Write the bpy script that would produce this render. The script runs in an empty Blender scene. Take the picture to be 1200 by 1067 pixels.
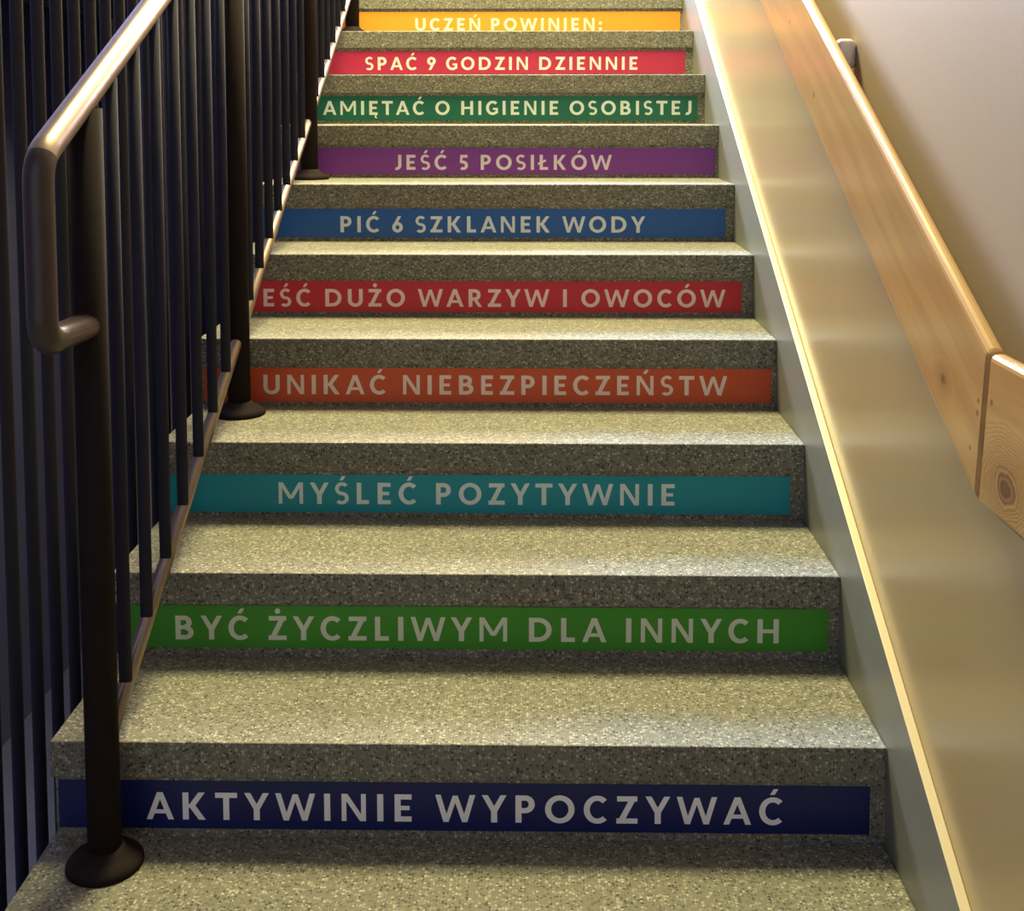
import bpy, bmesh, math, random
from mathutils import Vector, Matrix
random.seed(7)
sc = bpy.context.scene
C = sc.collection

# ------------------------------------------------------------------ camera
# level-ish phone shot, cropped below the optical axis (vertical lens shift)
F_PX, PITCH, YAW, ROLL = 1411.0, 0.07621, -0.01664, 0.00056
CAM = Vector((-0.56398, -1.8454, 1.17091))
cy_, sy_, cp_, sp_ = math.cos(YAW), math.sin(YAW), math.cos(PITCH), math.sin(PITCH)
right0 = Vector((cy_, -sy_, 0)); fwd0 = Vector((sy_, cy_, 0)); zz = Vector((0, 0, 1))
fwd = fwd0 * cp_ - zz * sp_
up0 = fwd0 * sp_ + zz * cp_
right = right0 * math.cos(ROLL) - up0 * math.sin(ROLL)
up = right0 * math.sin(ROLL) + up0 * math.cos(ROLL)
cd = bpy.data.cameras.new('camera'); cam = bpy.data.objects.new('camera', cd); C.objects.link(cam)
m = Matrix.Identity(4)
for i in range(3):
    m[i][0], m[i][1], m[i][2], m[i][3] = right[i], up[i], -fwd[i], CAM[i]
cam.matrix_world = m
cd.sensor_fit = 'HORIZONTAL'; cd.sensor_width = 36.0; cd.lens = 36.0 * F_PX / 1200.0
cd.shift_x = 0.47 / 1200.0; cd.shift_y = -299.12 / 1200.0
cd.clip_start = 0.02
sc.camera = cam

# ------------------------------------------------------------------ view, world, lights
sc.view_settings.view_transform = 'Standard'
sc.view_settings.look = 'None'
sc.view_settings.gamma = 1.0
sc.view_settings.exposure = 0.9
sc.view_settings.use_curve_mapping = False
W = bpy.data.worlds.new('world'); sc.world = W; W.use_nodes = True
W.node_tree.nodes['Background'].inputs[0].default_value = (0.86, 0.90, 1.08, 1)
W.node_tree.nodes['Background'].inputs[1].default_value = 0.31

def area(name, loc, target, sx, sy, power, col):
    l = bpy.data.lights.new(name, 'AREA'); l.shape = 'RECTANGLE'; l.size = sx; l.size_y = sy
    l.energy = power; l.color = col
    o = bpy.data.objects.new(name, l); C.objects.link(o); o.location = loc
    d = Vector(target) - Vector(loc)
    o.rotation_euler = d.to_track_quat('-Z', 'Y').to_euler()
    return o
# warm ceiling lamp over the upper half of the flight, lamp light spilling from the landing above, cool window beside the well
area('ceiling_lamp_light', (-0.74, 1.90, 4.00), (-0.74, 1.90, 0), 1.0, 0.9, 156, (1.0, 0.885, 0.44))
area('landing_lamp_light', (-1.10, 5.30, 3.36), (-0.4, 0.5, 1.3), 1.6, 1.4, 215, (1.0, 0.885, 0.74))
area('landing_window_light', (-1.95, 5.40, 3.30), (-3.0, 1.3, 1.2), 0.8, 1.6, 420, (0.45, 0.55, 1.0))

# ------------------------------------------------------------------ dimensions
G, R, T_SLAB, OVER = 0.29943, 0.16, 0.0604, 0.006
SL = R / G
XL, XW = -1.336, 0.015           # left end of the steps, plaster face of the right wall
RX = -1.226                      # plane of the steel railing
NSTEP = 12

# ------------------------------------------------------------------ helpers
def srgb(r, g, b):
    f = lambda c: (c / 255 / 12.92) if c / 255 <= 0.04045 else ((c / 255 + 0.055) / 1.055) ** 2.4
    return (f(r), f(g), f(b), 1.0)

class NT:
    def __init__(s, name):
        s.m = bpy.data.materials.new(name); s.m.use_nodes = True
        s.t = s.m.node_tree; s.b = s.t.nodes['Principled BSDF']
    def n(s, typ, **kw):
        nd = s.t.nodes.new(typ)
        for k, v in kw.items(): setattr(nd, k, v)
        return nd
    def l(s, a, b): s.t.links.new(a, b)
    def pos(s): return s.n('ShaderNodeNewGeometry').outputs['Position']
    def val(s, sock, v): sock.default_value = v
    def math(s, op, a, b=None, clamp=False):
        nd = s.n('ShaderNodeMath', operation=op, use_clamp=clamp)
        for i, v in enumerate((a, b)):
            if v is None: continue
            if hasattr(v, 'links'): s.l(v, nd.inputs[i])
            else: nd.inputs[i].default_value = v
        return nd.outputs[0]
    def mix(s, fac, a, b, blend='MIX'):
        nd = s.n('ShaderNodeMix', data_type='RGBA', blend_type=blend)
        for i, v in ((0, fac), (6, a), (7, b)):
            if hasattr(v, 'links'): s.l(v, nd.inputs[i])
            else: nd.inputs[i].default_value = v
        return nd.outputs[2]
    def noise(s, vec, scale, detail=3, rough=0.55):
        nd = s.n('ShaderNodeTexNoise'); s.l(vec, nd.inputs['Vector'])
        nd.inputs['Scale'].default_value = scale; nd.inputs['Detail'].default_value = detail
        nd.inputs['Roughness'].default_value = rough
        return nd.outputs[0]
    def ramp(s, fac, stops, interp='LINEAR'):
        nd = s.n('ShaderNodeValToRGB'); nd.color_ramp.interpolation = interp
        e = nd.color_ramp.elements
        while len(e) < len(stops): e.new(0.5)
        for el, (p, c) in zip(e, stops): el.position = p; el.color = c
        s.l(fac, nd.inputs[0]); return nd.outputs[0]
    def bump(s, h, strength, dist=0.001):
        nd = s.n('ShaderNodeBump'); nd.inputs['Strength'].default_value = strength
        nd.inputs['Distance'].default_value = dist
        s.l(h, nd.inputs['Height']); s.l(nd.outputs[0], s.b.inputs['Normal'])
    def sep(s, vec):
        nd = s.n('ShaderNodeSeparateXYZ'); s.l(vec, nd.inputs[0]); return nd.outputs
    def base(s, v, rough=0.5, metal=0.0, spec=None):
        if hasattr(v, 'links'): s.l(v, s.b.inputs['Base Color'])
        else: s.b.inputs['Base Color'].default_value = v
        if hasattr(rough, 'links'): s.l(rough, s.b.inputs['Roughness'])
        else: s.b.inputs['Roughness'].default_value = rough
        s.b.inputs['Metallic'].default_value = metal
        if spec is not None: s.b.inputs['Specular IOR Level'].default_value = spec

def mat_terrazzo():
    k = NT('terrazzo'); p = k.pos()
    v = k.n('ShaderNodeTexVoronoi'); k.l(p, v.inputs['Vector']); v.inputs['Scale'].default_value = 200
    rnd = k.sep(v.outputs['Color'])[0]
    chips = k.ramp(rnd, [(0.0, (0.040, 0.040, 0.036, 1)), (0.22, (0.110, 0.108, 0.088, 1)), (0.5, (0.205, 0.199, 0.152, 1)),
                         (0.78, (0.315, 0.308, 0.243, 1)), (1.0, (0.50, 0.49, 0.42, 1))])
    cement = (0.193, 0.187, 0.142, 1)
    edge = k.ramp(v.outputs['Distance'], [(0.38, (0, 0, 0, 1)), (0.62, (1, 1, 1, 1))])
    col = k.mix(edge, chips, cement)
    # the front right part of each tread is tinted paler and greyer, with a ragged edge
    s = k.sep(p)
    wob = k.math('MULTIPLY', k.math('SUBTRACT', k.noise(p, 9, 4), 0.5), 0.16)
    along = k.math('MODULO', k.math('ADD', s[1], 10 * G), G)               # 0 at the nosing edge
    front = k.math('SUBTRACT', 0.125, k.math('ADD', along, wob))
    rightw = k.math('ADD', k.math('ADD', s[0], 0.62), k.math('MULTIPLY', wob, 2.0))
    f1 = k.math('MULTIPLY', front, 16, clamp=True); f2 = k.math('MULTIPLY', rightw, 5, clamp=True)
    pale_mask = k.math('MULTIPLY', k.math('MULTIPLY', f1, f2), 0.9)
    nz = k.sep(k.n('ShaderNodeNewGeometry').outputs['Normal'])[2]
    pale_mask = k.math('MULTIPLY', pale_mask, k.math('GREATER_THAN', nz, 0.7))
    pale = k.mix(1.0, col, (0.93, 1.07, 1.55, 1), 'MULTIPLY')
    col = k.mix(pale_mask, col, pale)
    big = k.noise(p, 3.5, 4)
    col = k.mix(0.35, col, k.ramp(big, [(0.3, (0.75, 0.72, 0.66, 1)), (0.7, (1.1, 1.1, 1.1, 1))]), 'MULTIPLY')
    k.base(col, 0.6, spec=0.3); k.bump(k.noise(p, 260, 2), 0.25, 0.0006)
    return k.m

def mat_wall():
    """gloss oil paint on the dado, matt distemper above: two materials"""
    k = NT('dado_gloss_paint'); p = k.pos()
    c = k.mix(k.noise(p, 2.2, 4), (0.42, 0.315, 0.148, 1), (0.475, 0.365, 0.185, 1))
    k.base(c, 0.26, spec=0.55); k.bump(k.noise(p, 34, 3), 0.10, 0.002)
    u = NT('upper_wall_paint'); p = u.pos()
    c = u.mix(u.noise(p, 1.8, 4), (0.46, 0.375, 0.275, 1), (0.52, 0.43, 0.32, 1))
    u.base(c, 0.5, spec=0.4); u.bump(u.noise(p, 120, 3), 0.15, 0.001)
    return k.m, u.m

def mat_plain(name, col, rough=0.5, metal=0.0, noise=0.12, scale=30, spec=None, bump=0.1):
    k = NT(name); p = k.pos()
    a = tuple(c * (1 - noise) for c in col[:3]) + (1,); b = tuple(min(1, c * (1 + noise)) for c in col[:3]) + (1,)
    k.base(k.mix(k.noise(p, scale, 3), a, b), rough, metal, spec)
    if bump: k.bump(k.noise(p, scale * 4, 2), bump, 0.0005)
    return k.m

def mat_wood(name, slope, knots, specks=()):
    """varnished pine, grain running along the board (slope = dz/dy), knots at given (y, z, radius)"""
    k = NT(name); p = k.pos(); s = k.sep(p)
    ang = math.atan(slope); ca, sa = math.cos(ang), math.sin(ang)
    along = k.math('ADD', k.math('MULTIPLY', s[1], ca), k.math('MULTIPLY', s[2], sa))
    across = k.math('SUBTRACT', k.math('MULTIPLY', s[2], ca), k.math('MULTIPLY', s[1], sa))
    cmb = k.n('ShaderNodeCombineXYZ')
    k.l(k.math('MULTIPLY', along, 1.6), cmb.inputs[0]); k.l(k.math('MULTIPLY', across, 16), cmb.inputs[1]); k.l(k.math('MULTIPLY', s[0], 16), cmb.inputs[2])
    v = cmb.outputs[0]
    n1 = k.noise(v, 1.0, 4, 0.6)
    dist = None; kd = None
    for (y, z, r) in knots:
        dy = k.math('SUBTRACT', s[1], y); dz = k.math('SUBTRACT', s[2], z)
        d = k.math('SQRT', k.math('ADD', k.math('MULTIPLY', k.math('MULTIPLY', dy, dy), 0.55), k.math('MULTIPLY', dz, dz)))
        d = k.math('DIVIDE', d, r)
        kd = d if kd is None else k.math('MINIMUM', kd, d)
    field = k.math('ADD', k.math('MULTIPLY', across, 34), k.math('MULTIPLY', n1, 5.5))
    if kd is not None:
        kd = k.math('ADD', kd, k.math('MULTIPLY', k.math('SUBTRACT', k.noise(p, 26, 3), 0.5), 1.1))
        near = k.math('SUBTRACT', 1.0, k.math('MULTIPLY', kd, 0.27), clamp=True)
        nd = k.n('ShaderNodeMix', data_type='FLOAT')
        sm = k.math('MULTIPLY', near, 1.5, clamp=True)
        k.l(sm, nd.inputs[0]); k.l(field, nd.inputs[2])
        k.l(k.math('ADD', k.math('MULTIPLY', kd, 3.9), k.math('MULTIPLY', n1, 3.0)), nd.inputs[3])
        field = nd.outputs[0]
    rings = k.math('ADD', k.math('MULTIPLY', k.math('SINE', k.math('MULTIPLY', field, 3.2)), 0.5), 0.5)
    fine = k.n('ShaderNodeMapping'); k.l(v, fine.inputs[0]); fine.inputs['Scale'].default_value = (3, 9, 9)
    fib = k.noise(fine.outputs[0], 1.0, 3)
    ringf = k.math('MULTIPLY', rings, k.math('ADD', 0.22, k.math('MULTIPLY', fib, 0.5)))
    col = k.mix(ringf, (0.60, 0.35, 0.115, 1), (0.36, 0.155, 0.04, 1))
    col = k.mix(k.math('MULTIPLY', k.noise(v, 0.6, 3), 0.5), col, (0.67, 0.42, 0.155, 1))
    if kd is not None:
        dark = k.math('SUBTRACT', 1.15, kd, clamp=True)
        col = k.mix(k.math('MULTIPLY', dark, 0.8), col, (0.12, 0.045, 0.018, 1))
        halo = k.math('MULTIPLY', k.math('MULTIPLY', near, rings), 0.85)
        col = k.mix(halo, col, (0.17, 0.065, 0.02, 1))
    for (y, z, r) in specks:
        dy = k.math('SUBTRACT', s[1], y); dz = k.math('SUBTRACT', s[2], z)
        d = k.math('SQRT', k.math('ADD', k.math('MULTIPLY', dy, dy), k.math('MULTIPLY', dz, dz)))
        f = k.math('MULTIPLY', k.math('SUBTRACT', 1.0, k.math('DIVIDE', d, r)), 1.6, clamp=True)
        col = k.mix(k.math('MULTIPLY', f, 0.85), col, (0.07, 0.03, 0.015, 1))
    k.base(col, 0.3, spec=0.5); k.b.inputs['Coat Weight'].default_value = 0.6; k.b.inputs['Coat Roughness'].default_value = 0.22
    k.bump(fib, 0.12, 0.0006)
    return k.m

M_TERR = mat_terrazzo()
M_DADO, M_UPPER = mat_wall()
M_STRING = mat_plain('skirt_paint', (0.225, 0.23, 0.19, 1), 0.38, noise=0.1, scale=14)
M_EDGE_LIT = mat_plain('lit_skirt_edge', (0.80, 0.70, 0.46, 1), 0.3, noise=0.05, scale=14)  # same skirt, light on its top edge put into the colour
M_STEEL = mat_plain('dark_brown_enamel', (0.020, 0.014, 0.014, 1), 0.75, noise=0.2, scale=40, spec=0.06)
M_RAIL = mat_plain('lit_rail_enamel', (0.36, 0.285, 0.235, 1), 0.34, metal=0.85, noise=0.15, scale=40)  # highlight along the rails put into a brighter, metallic colour
M_LOOP = mat_plain('brown_enamel', (0.050, 0.034, 0.030, 1), 0.33, noise=0.2, scale=40, spec=0.5)
M_BALUSTER = mat_plain('baluster_enamel', (0.030, 0.030, 0.050, 1), 0.75, noise=0.2, scale=30, spec=0.1)
M_BAR = mat_plain('screen_enamel', (0.021, 0.019, 0.029, 1), 0.7, noise=0.2, scale=30)
M_NAVY = mat_plain('dark_blue_wall_paint', (0.10, 0.11, 0.25, 1), 0.7, noise=0.2, scale=3)
M_CEIL = mat_plain('ceiling_paint', (0.42, 0.40, 0.36, 1), 0.85, noise=0.04, scale=5)
M_BRACKET = mat_plain('bracket_steel', (0.80, 0.76, 0.72, 1), 0.3, metal=0.2, noise=0.05, scale=30)

def obj(name, bm, mats, parent=None, smooth=False, kind=None, recalc=True):
    me = bpy.data.meshes.new(name)
    if recalc: bmesh.ops.recalc_face_normals(bm, faces=bm.faces)
    bm.to_mesh(me); bm.free()
    for mm in (mats if isinstance(mats, (list, tuple)) else [mats]): me.materials.append(mm)
    if smooth:
        for f in me.polygons: f.use_smooth = True
    o = bpy.data.objects.new(name, me); C.objects.link(o)
    if parent is not None:
        o.parent = parent
        o.matrix_parent_inverse = Matrix.Translation(-parent.location)     # meshes are written in world coordinates
    if kind: o['kind'] = kind
    return o

def thing(name, label, cat, loc, group=None):
    o = bpy.data.objects.new(name, None); C.objects.link(o); o.location = loc; o.empty_display_size = 0.05
    o['label'] = label; o['category'] = cat
    if group: o['group'] = group
    return o

def box(bm, x0, x1, y0, y1, z0, z1, bevel=0.0, seg=2):
    vs = [bm.verts.new((x, y, z)) for x in (x0, x1) for y in (y0, y1) for z in (z0, z1)]
    fs = [bm.faces.new([vs[i] for i in q]) for q in ((0, 1, 3, 2), (4, 6, 7, 5), (0, 4, 5, 1), (2, 3, 7, 6), (0, 2, 6, 4), (1, 5, 7, 3))]
    if bevel:
        es = list({e for f in fs for e in f.edges})
        bmesh.ops.bevel(bm, geom=es, offset=bevel, segments=seg, profile=0.5, affect='EDGES')
    return bm

def prism(bm, pts, x0, x1, bevel=0.0):
    """polygon in the YZ plane extruded along X"""
    a = [bm.verts.new((x0, y, z)) for y, z in pts]; b = [bm.verts.new((x1, y, z)) for y, z in pts]
    n = len(pts); fs = [bm.faces.new(a), bm.faces.new(b[::-1])]
    for i in range(n): fs.append(bm.faces.new((a[i], a[(i + 1) % n], b[(i + 1) % n], b[i])))
    if bevel:
        es = list({e for f in fs for e in f.edges})
        bmesh.ops.bevel(bm, geom=es, offset=bevel, segments=3, profile=0.5, affect='EDGES')
    return fs

def tube(bm, pts, r, seg=14, cap=True):
    pts = [Vector(p) for p in pts]; rings = []
    n = len(pts); ref = None
    for i, p in enumerate(pts):
        t = (pts[min(i + 1, n - 1)] - pts[max(i - 1, 0)]).normalized()
        if ref is None: ref = t.orthogonal().normalized()
        ref = (ref - t * ref.dot(t)).normalized(); bi = t.cross(ref)
        rings.append([bm.verts.new(p + (ref * math.cos(a) + bi * math.sin(a)) * r) for a in [2 * math.pi * j / seg for j in range(seg)]])
    for a, b in zip(rings, rings[1:]):
        for j in range(seg): bm.faces.new((a[j], a[(j + 1) % seg], b[(j + 1) % seg], b[j]))
    if cap: bm.faces.new(rings[0][::-1]); bm.faces.new(rings[-1])
    return bm

def lathe(bm, cx, cy, z, prof, seg=32):
    rings = [[bm.verts.new((cx + r * math.cos(2 * math.pi * j / seg), cy + r * math.sin(2 * math.pi * j / seg), z + h)) for j in range(seg)] for r, h in prof]
    for a, b in zip(rings, rings[1:]):
        for j in range(seg): bm.faces.new((a[j], a[(j + 1) % seg], b[(j + 1) % seg], b[j]))
    bm.faces.new(rings[0][::-1]); bm.faces.new(rings[-1])
    return bm

def round_path(pts, r, n=6):
    """polyline with filleted corners"""
    pts = [Vector(p) for p in pts]; out = [pts[0]]
    for a, b, c in zip(pts, pts[1:], pts[2:]):
        d1 = (a - b).normalized(); d2 = (c - b).normalized()
        p1 = b + d1 * r; p2 = b + d2 * r
        for i in range(n + 1):
            t = i / n; out.append(p1 * (1 - t) ** 2 + b * 2 * t * (1 - t) + p2 * t ** 2)
    out.append(pts[-1]); return out

# ------------------------------------------------------------------ room shell
TOPY = (NSTEP - 1) * G            # nosing of the last step, the landing floor runs on from it
TOPZ = NSTEP * R
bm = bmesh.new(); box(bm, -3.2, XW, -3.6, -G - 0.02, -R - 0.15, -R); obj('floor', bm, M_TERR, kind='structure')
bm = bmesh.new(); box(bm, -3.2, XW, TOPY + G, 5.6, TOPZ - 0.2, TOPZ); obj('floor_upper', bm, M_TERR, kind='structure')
bm = bmesh.new()
box(bm, -3.2, XW, -3.6, 5.6, -2.2, -2.0); obj('floor_light_block', bm, M_NAVY, kind='structure')  # unseen floor, added to stop light rising through the well
bm = bmesh.new(); box(bm, -3.2, XW, -G - 0.14, -G - 0.02, -2.0, -R - 0.15); obj('wall_light_block', bm, M_NAVY, kind='structure')  # unseen wall, added to block light coming in under the floor
bm = bmesh.new()
# wall_right: the dado line climbs with the stairs, kept behind the handrail
YK = -0.45
def dado(y): return 0.80 + (0.50 * (y - YK) if y > YK else 0.0)
ys = [-3.6, YK, 3.4, 5.6]
hz = [dado(-3.6), dado(YK), dado(3.4), dado(3.4)]
pl = [bm.verts.new((XW, y, -2.0)) for y in ys]; pm = [bm.verts.new((XW, y, z)) for y, z in zip(ys, hz)]; pt = [bm.verts.new((XW, y, 4.5)) for y in ys]
ql = [bm.verts.new((XW + 0.2, y, -2.0)) for y in (ys[0], ys[-1])]; qt = [bm.verts.new((XW + 0.2, y, 4.5)) for y in (ys[0], ys[-1])]
for i in range(3):
    bm.faces.new((pl[i], pl[i + 1], pm[i + 1], pm[i])).material_index = 0
    bm.faces.new((pm[i], pm[i + 1], pt[i + 1], pt[i])).material_index = 1
bm.faces.new((ql[0], qt[0], qt[1], ql[1])).material_index = 1
bm.faces.new([*pl, ql[1], ql[0]]); bm.faces.new([*pt, qt[1], qt[0]])
bm.faces.new((pl[0], pm[0], pt[0], qt[0], ql[0])); bm.faces.new((pl[3], pm[3], pt[3], qt[1], ql[1]))
obj('wall_right', bm, [M_DADO, M_UPPER], kind='structure')
bm = bmesh.new(); box(bm, -3.4, -3.2, -3.6, 5.6, -2.0, 4.5); obj('wall_left', bm, M_NAVY, kind='structure')
bm = bmesh.new(); box(bm, -3.4, XW + 0.2, 5.6, 5.8, -2.0, 4.5); obj('wall_back', bm, M_UPPER, kind='structure')
bm = bmesh.new(); box(bm, -3.4, XW + 0.2, -3.6, 5.8, 4.5, 4.6); obj('ceiling', bm, M_CEIL, kind='structure')
# sloping skirt board on the right, its narrow top edge coloured cream for the light falling on it
bm = bmesh.new()
sk = lambda y: 0.29394 + 0.52966 * y
fs = prism(bm, [(-0.84, sk(-0.84)), (3.5, sk(3.5)), (3.5, sk(3.5) - 0.75), (0.7, -R), (-0.84, -R)], 0.0, XW - 0.0003, 0.0015)
bm.normal_update()
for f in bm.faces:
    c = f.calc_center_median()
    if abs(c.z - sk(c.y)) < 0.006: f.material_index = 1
obj('baseboard_right', bm, [M_STRING, M_EDGE_LIT], kind='structure')

# ------------------------------------------------------------------ staircase
stairs = thing('staircase', 'speckled beige terrazzo staircase of wide straight steps with coloured lettered risers', 'stairs', (XL / 2, 0, -R))
for k in range(0, NSTEP + 1):
    if k == NSTEP: continue
    y0 = (k - 1) * G; z = k * R
    bm = bmesh.new()
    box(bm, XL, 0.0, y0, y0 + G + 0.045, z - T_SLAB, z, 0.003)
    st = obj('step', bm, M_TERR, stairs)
    bm = bmesh.new()
    box(bm, XL + 0.006, 0.0, y0 + OVER, y0 + 0.045, z - R, z - T_SLAB)
    obj('riser', bm, M_TERR, st)
bm = bmesh.new()
a = lambda y: (y + G) * SL - R - 0.005
prism(bm, [(-G + 0.05, -R), (-G + 0.05, -R - 0.16), (TOPY + G, a(TOPY + G) - 0.22), (TOPY + G, a(TOPY + G) - 0.07)], XL + 0.05, -0.002)
obj('stair_soffit', bm, M_CEIL, stairs)

# ------------------------------------------------------------------ lettering (strokes in cap-height units)
SW, SH = 0.215, 0.19
def g_rect(x0, y0, x1, y1): return [[[(x0, y0), (x1, y0), (x1, y1), (x0, y1)]]]
def g_par(x0, y0, x1, y1, w): return [[[(x0 - w / 2, y0), (x0 + w / 2, y0), (x1 + w / 2, y1), (x1 - w / 2, y1)]]]
def g_arc(cx, cy, rx, ry, a0, a1, wx=SW, wy=SH, n=18):
    out = []; P = []
    for i in range(n + 1):
        t = math.radians(a0 + (a1 - a0) * i / n); c, s = math.cos(t), math.sin(t)
        P.append(((cx + rx * c, cy + ry * s), (cx + (rx - wx) * c, cy + (ry - wy) * s)))
    for (o1, i1), (o2, i2) in zip(P, P[1:]): out.append([o1, o2, i2, i1])
    return [out]
def g_disc(cx, cy, r): return [[[(cx + r * math.cos(2 * math.pi * i / 14), cy + r * math.sin(2 * math.pi * i / 14)) for i in range(14)]]]
stem = g_rect(0, 0, SW, 1)
_c = g_arc(0.48, 0.5, 0.48, 0.515, 46, 314, n=26)
_six = g_arc(0.33, 0.315, 0.33, 0.325, 0, 360, n=26) + g_par(0.16, 0.44, 0.46, 1.0, 0.215)
_p = stem + g_arc(0.35, 0.675, 0.33, 0.325, -90, 90) + g_rect(0, 1 - SH, 0.36, 1) + g_rect(0, 0.35, 0.36, 0.35 + SH)
GL = {
 'A': (0.98, 0.00, g_par(0.105, 0, 0.49, 1, 0.205) + g_par(0.875, 0, 0.49, 1, 0.205) + g_rect(0.24, 0.22, 0.74, 0.37)),
 'B': (0.74, 0.09, stem + g_arc(0.36, 0.715, 0.31, 0.285, -90, 90) + g_arc(0.40, 0.295, 0.34, 0.295, -90, 90)
      + g_rect(0, 1 - SH, 0.37, 1) + g_rect(0, 0.43, 0.41, 0.59) + g_rect(0, 0, 0.41, SH)),
 'C': (0.83, 0.05, _c),
 'D': (0.92, 0.09, stem + g_arc(0.38, 0.5, 0.54, 0.5, -90, 90, n=22) + g_rect(0, 1 - SH, 0.39, 1) + g_rect(0, 0, 0.39, SH)),
 'E': (0.60, 0.09, stem + g_rect(0, 1 - SH, 0.60, 1) + g_rect(0, 0.42, 0.53, 0.58) + g_rect(0, 0, 0.60, SH)),
 'G': (0.86, 0.05, g_arc(0.48, 0.5, 0.48, 0.515, 46, 312, n=26) + g_rect(0.685, 0.10, 0.865, 0.50) + g_rect(0.50, 0.36, 0.865, 0.50)),
 'H': (0.86, 0.09, stem + g_rect(0.86 - SW, 0, 0.86, 1) + g_rect(0, 0.42, 0.86, 0.58)),
 'I': (SW, 0.09, stem),
 'J': (0.48, 0.05, g_rect(0.48 - SW, 0.30, 0.48, 1) + g_arc(0.16, 0.31, 0.32, 0.325, -112, 0)),
 'K': (0.82, 0.09, stem + g_par(0.31, 0.49, 0.68, 1, 0.235) + g_par(0.695, 0, 0.31, 0.55, 0.25) + g_rect(SW, 0.44, 0.34, 0.58)),
 'L': (0.56, 0.09, stem + g_rect(0, 0, 0.56, SH)),
 'M': (1.12, 0.09, g_rect(0, 0, 0.165, 1) + g_rect(0.955, 0, 1.12, 1) + g_par(0.56, 0.24, 0.10, 1, 0.195) + g_par(0.56, 0.24, 1.02, 1, 0.195)),
 'N': (0.86, 0.09, g_rect(0, 0, 0.17, 1) + g_rect(0.69, 0, 0.86, 1) + g_par(0.755, 0, 0.105, 1, 0.21)),
 'O': (1.04, 0.05, g_arc(0.52, 0.5, 0.52, 0.515, 0, 360, n=32)),
 'P': (0.68, 0.09, _p),
 'R': (0.76, 0.09, _p + g_par(0.655, 0, 0.36, 0.42, 0.215)),
 'S': (0.64, 0.05, g_arc(0.33, 0.7125, 0.32, 0.305, 36, 270, 0.175, 0.16) + g_arc(0.31, 0.2775, 0.33, 0.295, 90, -138, 0.175, 0.16)),
 'T': (0.78, 0.03, g_rect(0, 1 - SH, 0.78, 1) + g_rect(0.39 - SW / 2, 0, 0.39 + SW / 2, 1)),
 'U': (0.84, 0.08, g_rect(0, 0.36, SW, 1) + g_rect(0.84 - SW, 0.36, 0.84, 1) + g_arc(0.42, 0.365, 0.42, 0.38, 180, 360)),
 'W': (1.42, 0.00, g_par(0.385, 0, 0.10, 1, 0.195) + g_par(0.385, 0, 0.71, 0.97, 0.175) + g_par(1.035, 0, 0.71, 0.97, 0.175) + g_par(1.035, 0, 1.32, 1, 0.195)),
 'Y': (0.88, 0.00, g_par(0.44, 0.40, 0.11, 1, 0.215) + g_par(0.44, 0.40, 0.77, 1, 0.215) + g_rect(0.44 - SW / 2, 0, 0.44 + SW / 2, 0.46)),
 'Z': (0.74, 0.05, g_rect(0.02, 1 - SH, 0.73, 1) + g_rect(0, 0, 0.74, SH) + g_par(0.125, 0.02, 0.61, 0.98, 0.23)),
 '5': (0.60, 0.06, g_rect(0.09, 1 - SH, 0.56, 1) + g_par(0.13, 0.46, 0.17, 1, 0.165) + g_arc(0.27, 0.30, 0.33, 0.315, 122, -128)),
 '6': (0.66, 0.06, _six),
 '9': (0.66, 0.06, [[[(0.66 - x, 1 - y) for x, y in q] for q in gr] for gr in _six]),
 ':': (0.22, 0.08, g_disc(0.11, 0.12, 0.125) + g_disc(0.11, 0.58, 0.125)),
}
def acute(cx): return g_par(cx - 0.05, 1.10, cx + 0.08, 1.31, 0.165)
def with_extra(ch, ex): w, sb, p = GL[ch]; return (w, sb, p + ex)
GL['Ć'] = with_extra('C', acute(0.50)); GL['Ń'] = with_extra('N', acute(0.45)); GL['Ó'] = with_extra('O', acute(0.53)); GL['Ś'] = with_extra('S', acute(0.34))
GL['Ż'] = with_extra('Z', g_disc(0.38, 1.21, 0.115))
GL['Ł'] = with_extra('L', [[[(-0.12, 0.32), (0.42, 0.55), (0.42, 0.70), (-0.12, 0.47)]]])
GL['Ę'] = with_extra('E', g_arc(0.52, -0.115, 0.13, 0.13, 80, 300, 0.09, 0.08, n=10))

def layout(text, track):
    x = 0; out = []
    for ch in text:
        if ch == ' ': x += 0.30 + track; continue
        w, sb, p = GL[ch]
        x += sb; out.append((x, p)); x += w + sb + track
    w, sb, _ = GL[text[-1]]
    return out, GL[text[0]][1], x - sb - track          # glyphs, ink start, ink end

def lettering(text, x_from, x_to, cap, baseline, y, lead, lead_gap=0.010):
    """mesh of the printed word row; x_from..x_to is the extent of the text without its first LEAD letters"""
    vis = text[lead:]; lo, hi = -0.3, 0.8
    for _ in range(40):
        tr = (lo + hi) / 2; _, a, b = layout(vis, tr)
        if (b - a) * cap < x_to - x_from: lo = tr
        else: hi = tr
    gl, a, b = layout(text, tr); _, a2, b2 = layout(vis, tr)
    x0 = x_to - b * cap
    words, it, left = [], iter(gl), lead
    for w in text.split(' '):                       # one small mesh per printed word
        bm = bmesh.new()
        for _ in w:
            gx, groups = next(it)
            if left > 0: gx -= lead_gap / cap; left -= 1
            for layer, polys in enumerate(groups):  # strokes that cross are laid a hair's breadth apart, like layers of ink
                for q in polys:
                    if sum(p[0] * r[1] - r[0] * p[1] for p, r in zip(q, q[1:] + q[:1])) < 0: q = q[::-1]
                    bm.faces.new([bm.verts.new((x0 + (gx + px) * cap, y - layer * 5e-5, baseline + pz * cap)) for px, pz in q])
        words.append(bm)
    return words

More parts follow.
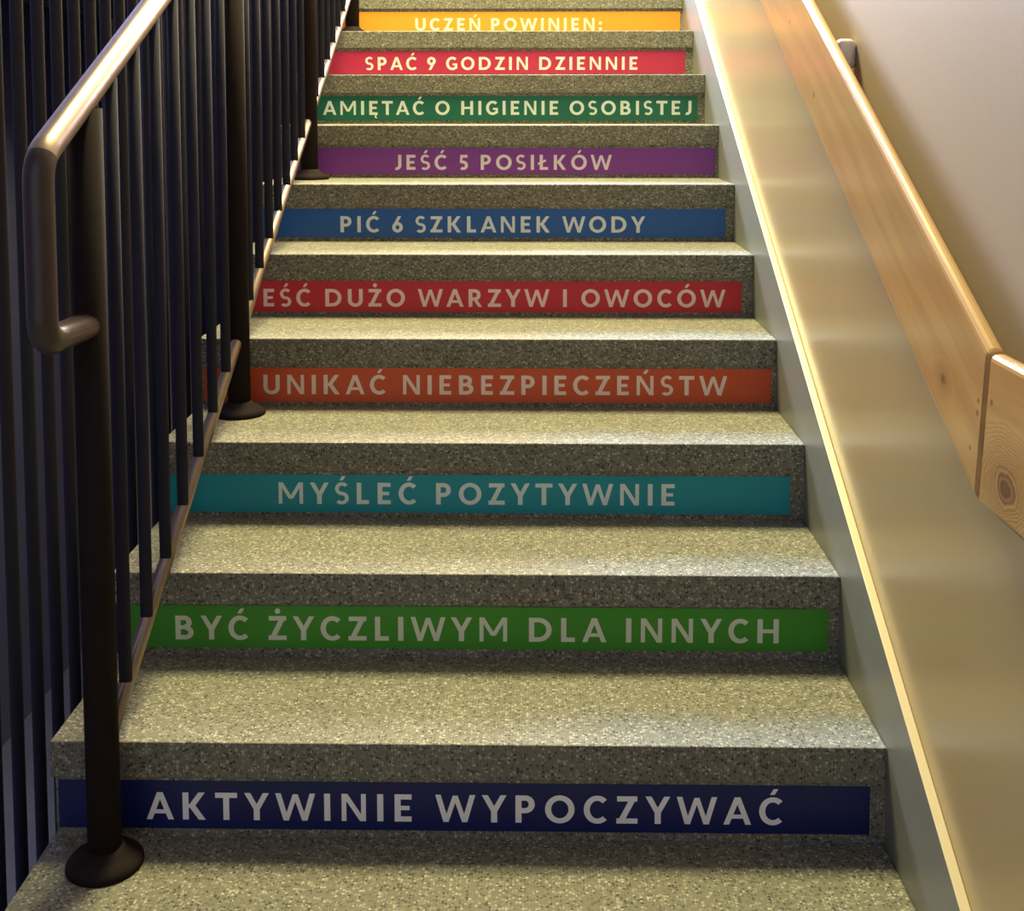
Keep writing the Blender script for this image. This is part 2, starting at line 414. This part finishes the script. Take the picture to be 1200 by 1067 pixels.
STICK = [  # step, text, hidden first letters, text x range, right end, sticker colour, ink colour, label
 (1, 'AKTYWINIE WYPOCZYWAĆ', 0, -1.184, -0.162, -0.024, (14, 26, 92), (252, 250, 255), 'dark navy riser sticker lettered AKTYWINIE WYPOCZYWAĆ, on the lowest riser'),
 (2, 'BYĆ ŻYCZLIWYM DLA INNYCH', 0, -1.222, -0.110, -0.020, (62, 150, 40), (220, 230, 207), 'grass green riser sticker lettered BYĆ ŻYCZLIWYM DLA INNYCH'),
 (3, 'MYŚLEĆ POZYTYWNIE', 0, -1.091, -0.267, -0.028, (10, 148, 164), (220, 238, 237), 'teal riser sticker lettered MYŚLEĆ POZYTYWNIE'),
 (4, 'UNIKAĆ NIEBEZPIECZEŃSTW', 0, -1.187, -0.112, -0.010, (208, 84, 44), (244, 222, 210), 'rusty orange riser sticker lettered UNIKAĆ NIEBEZPIECZEŃSTW'),
 (5, 'JEŚĆ DUŻO WARZYW I OWOCÓW', 1, -1.251, -0.070, -0.029, (198, 38, 54), (245, 215, 213), 'crimson riser sticker lettered JEŚĆ DUŻO WARZYW I OWOCÓW'),
 (6, 'PIĆ 6 SZKLANEK WODY', 0, -1.099, -0.247, -0.024, (34, 92, 172), (225, 236, 244), 'mid blue riser sticker lettered PIĆ 6 SZKLANEK WODY'),
 (7, 'JEŚĆ 5 POSIŁKÓW', 0, -0.981, -0.321, -0.010, (132, 60, 158), (240, 225, 242), 'purple riser sticker lettered JEŚĆ 5 POSIŁKÓW'),
 (8, 'PAMIĘTAĆ O HIGIENIE OSOBISTEJ', 1, -1.248, -0.043, -0.024, (24, 108, 84), (230, 243, 235), 'dark bottle green riser sticker lettered PAMIĘTAĆ O HIGIENIE OSOBISTEJ'),
 (9, 'SPAĆ 9 GODZIN DZIENNIE', 0, -1.149, -0.194, -0.027, (190, 48, 84), (250, 235, 234), 'raspberry red riser sticker lettered SPAĆ 9 GODZIN DZIENNIE'),
 (10, 'UCZEŃ POWINIEN:', 0, -1.000, -0.302, -0.010, (250, 152, 44), (255, 242, 212), 'bright orange riser sticker lettered UCZEŃ POWINIEN:, on the topmost riser'),
]
for k, text, lead, tx0, tx1, xr, col, ink, label in STICK:
    y = (k - 1) * G + OVER; z0 = (k - 1) * R
    ms = mat_plain('sticker_film', srgb(*col), 0.42, noise=0.06, scale=12, spec=0.45, bump=0.05)
    mi = mat_plain('sticker_ink', srgb(*ink), 0.45, noise=0.04, scale=20, bump=0)
    dz = {1: 0.003, 2: 0.006}.get(k, 0.0)
    bm = bmesh.new(); box(bm, -1.326, xr, y - 0.0010, y - 0.0002, z0 + 0.0105 + dz, z0 + 0.0905 + dz)
    s = obj('riser_sticker', bm, ms)
    s['label'] = label; s['category'] = 'sticker'; s['group'] = 'lettered stickers on the stair risers'
    base = z0 + {1: 0.0285, 2: 0.0315, 3: 0.0285, 4: 0.0285, 8: 0.029, 10: 0.021}.get(k, 0.0245)
    for wb in lettering(text, tx0, tx1, 0.0455, base, y - 0.0012, lead):
        obj('lettering', wb, mi, s, recalc=False)

# ------------------------------------------------------------------ steel railing on the left
PY = [k * G - 0.068 for k in (0, 3, 6, 9)]
rail = thing('stair_railing', 'dark brown steel railing with round balusters standing on the left of the steps', 'railing', (RX, PY[0], 0))
hr = lambda y: 1.2202 + 0.487 * y
br = lambda y: 0.2090 + 0.5377 * y
YT = PY[3] + 3 * G * 0.9
pts = round_path([(RX, YT, hr(YT)), (RX, -0.243, hr(-0.243)), (RX, -0.243, 0.853), (RX, PY[0] - 0.01, 0.848)], 0.035)
bm = bmesh.new(); tube(bm, pts, 0.0205, 20)
for i, f in enumerate(bm.faces):        # the long grip takes the bright highlight colour, the unlit end loop stays brown
    f.material_index = 1 if i >= 60 else 0
obj('handrail', bm, [M_RAIL, M_LOOP], rail, smooth=True)
bm = bmesh.new(); tube(bm, [(RX, PY[0], br(PY[0])), (RX, YT, br(YT))], 0.0125, 16); obj('bottom_rail', bm, M_RAIL, rail, smooth=True)
for i, y in enumerate(PY):
    z = [0, 3, 6, 9][i] * R
    bm = bmesh.new(); tube(bm, [(RX, y, z + 0.002), (RX, y, hr(y) - 0.016)], 0.0255, 24); p = obj('post', bm, M_STEEL, rail, smooth=True)
    bm = bmesh.new(); lathe(bm, RX, y, z + 0.0005, [(0.0585, 0), (0.0585, 0.006), (0.054, 0.012), (0.044, 0.017), (0.034, 0.022), (0.0275, 0.030)])
    obj('base_flange', bm, M_STEEL, p, smooth=True)
for i in range(4):
    for j in range(1, 8):
        y = PY[i] + j * 3 * G / 8
        if y > YT - 0.02: continue
        bm = bmesh.new(); tube(bm, [(RX, y, br(y)), (RX, y, hr(y))], 0.0105, 12); obj('baluster', bm, M_BALUSTER, rail, smooth=True)

# ------------------------------------------------------------------ tall bar screen in the stair well beyond the railing
SX = -1.46
scr = thing('bar_screen', 'tall dark screen of closely set vertical bars in the well beyond the railing', 'screen', (SX, 0, -R))
n = 52
for i in range(n):
    y = -0.276 + i * 0.088
    bm = bmesh.new(); tube(bm, [(SX, y, -1.2), (SX, y, 4.5)], 0.0115, 10); obj('bar', bm, M_BAR, scr, smooth=True)
for z in (-1.2, 4.46):
    bm = bmesh.new(); box(bm, SX - 0.02, SX + 0.02, -0.296, -0.276 + n * 0.088, z - 0.02, z + 0.03, 0.004); obj('cross_rail', bm, M_BAR, scr)

# ------------------------------------------------------------------ wooden handrail on the right wall
XF, XB = -0.042, -0.0205
lo = lambda y: 0.93612 + 0.50134 * y
hi = lambda y: 1.13296 + 0.50134 * y
ZL, ZH = 0.7085, 0.8925
yl = (ZL - 0.93612) / 0.50134; yh = (ZH - 1.13296) / 0.50134
W_SL = mat_wood('pine_sloped_board', 0.50134, [(-0.330, 0.828, 0.008)], [(0.62, 1.345, 0.006), (0.40, 1.195, 0.007), (-0.45, 0.815, 0.005), (-0.452, 0.83, 0.004), (-0.43, 0.768, 0.004)])
W_FL = mat_wood('pine_level_board', 0.0, [(-0.540, 0.752, 0.020)], [(-0.492, 0.838, 0.005), (-0.468, 0.775, 0.006)])
hand = thing('wooden_handrail', 'varnished pine plank handrail with a mitred bend on the right wall', 'handrail', (XB, -0.5, ZL))
bm = bmesh.new(); prism(bm, [(yl, ZL), (3.5, lo(3.5)), (3.5, hi(3.5)), (yh, ZH)], XF, XB, 0.0085); obj('sloped_board', bm, W_SL, hand)
bm = bmesh.new(); prism(bm, [(yl - 0.0006, ZL), (yh - 0.0006, ZH), (-1.15, ZH), (-1.15, ZL)], XF, XB, 0.0085); obj('level_board', bm, W_FL, hand)
for y in (0.331, 1.75, 3.1, -0.95):
    zt = (1.294 + 0.50134 * (y - 0.331)) if y > -0.4 else ZH - 0.01
    bm = bmesh.new(); box(bm, XB - 0.001, XW, y - 0.012, y + 0.020, zt - 0.055, zt, 0.012, 4); obj('bracket', bm, M_BRACKET, hand)
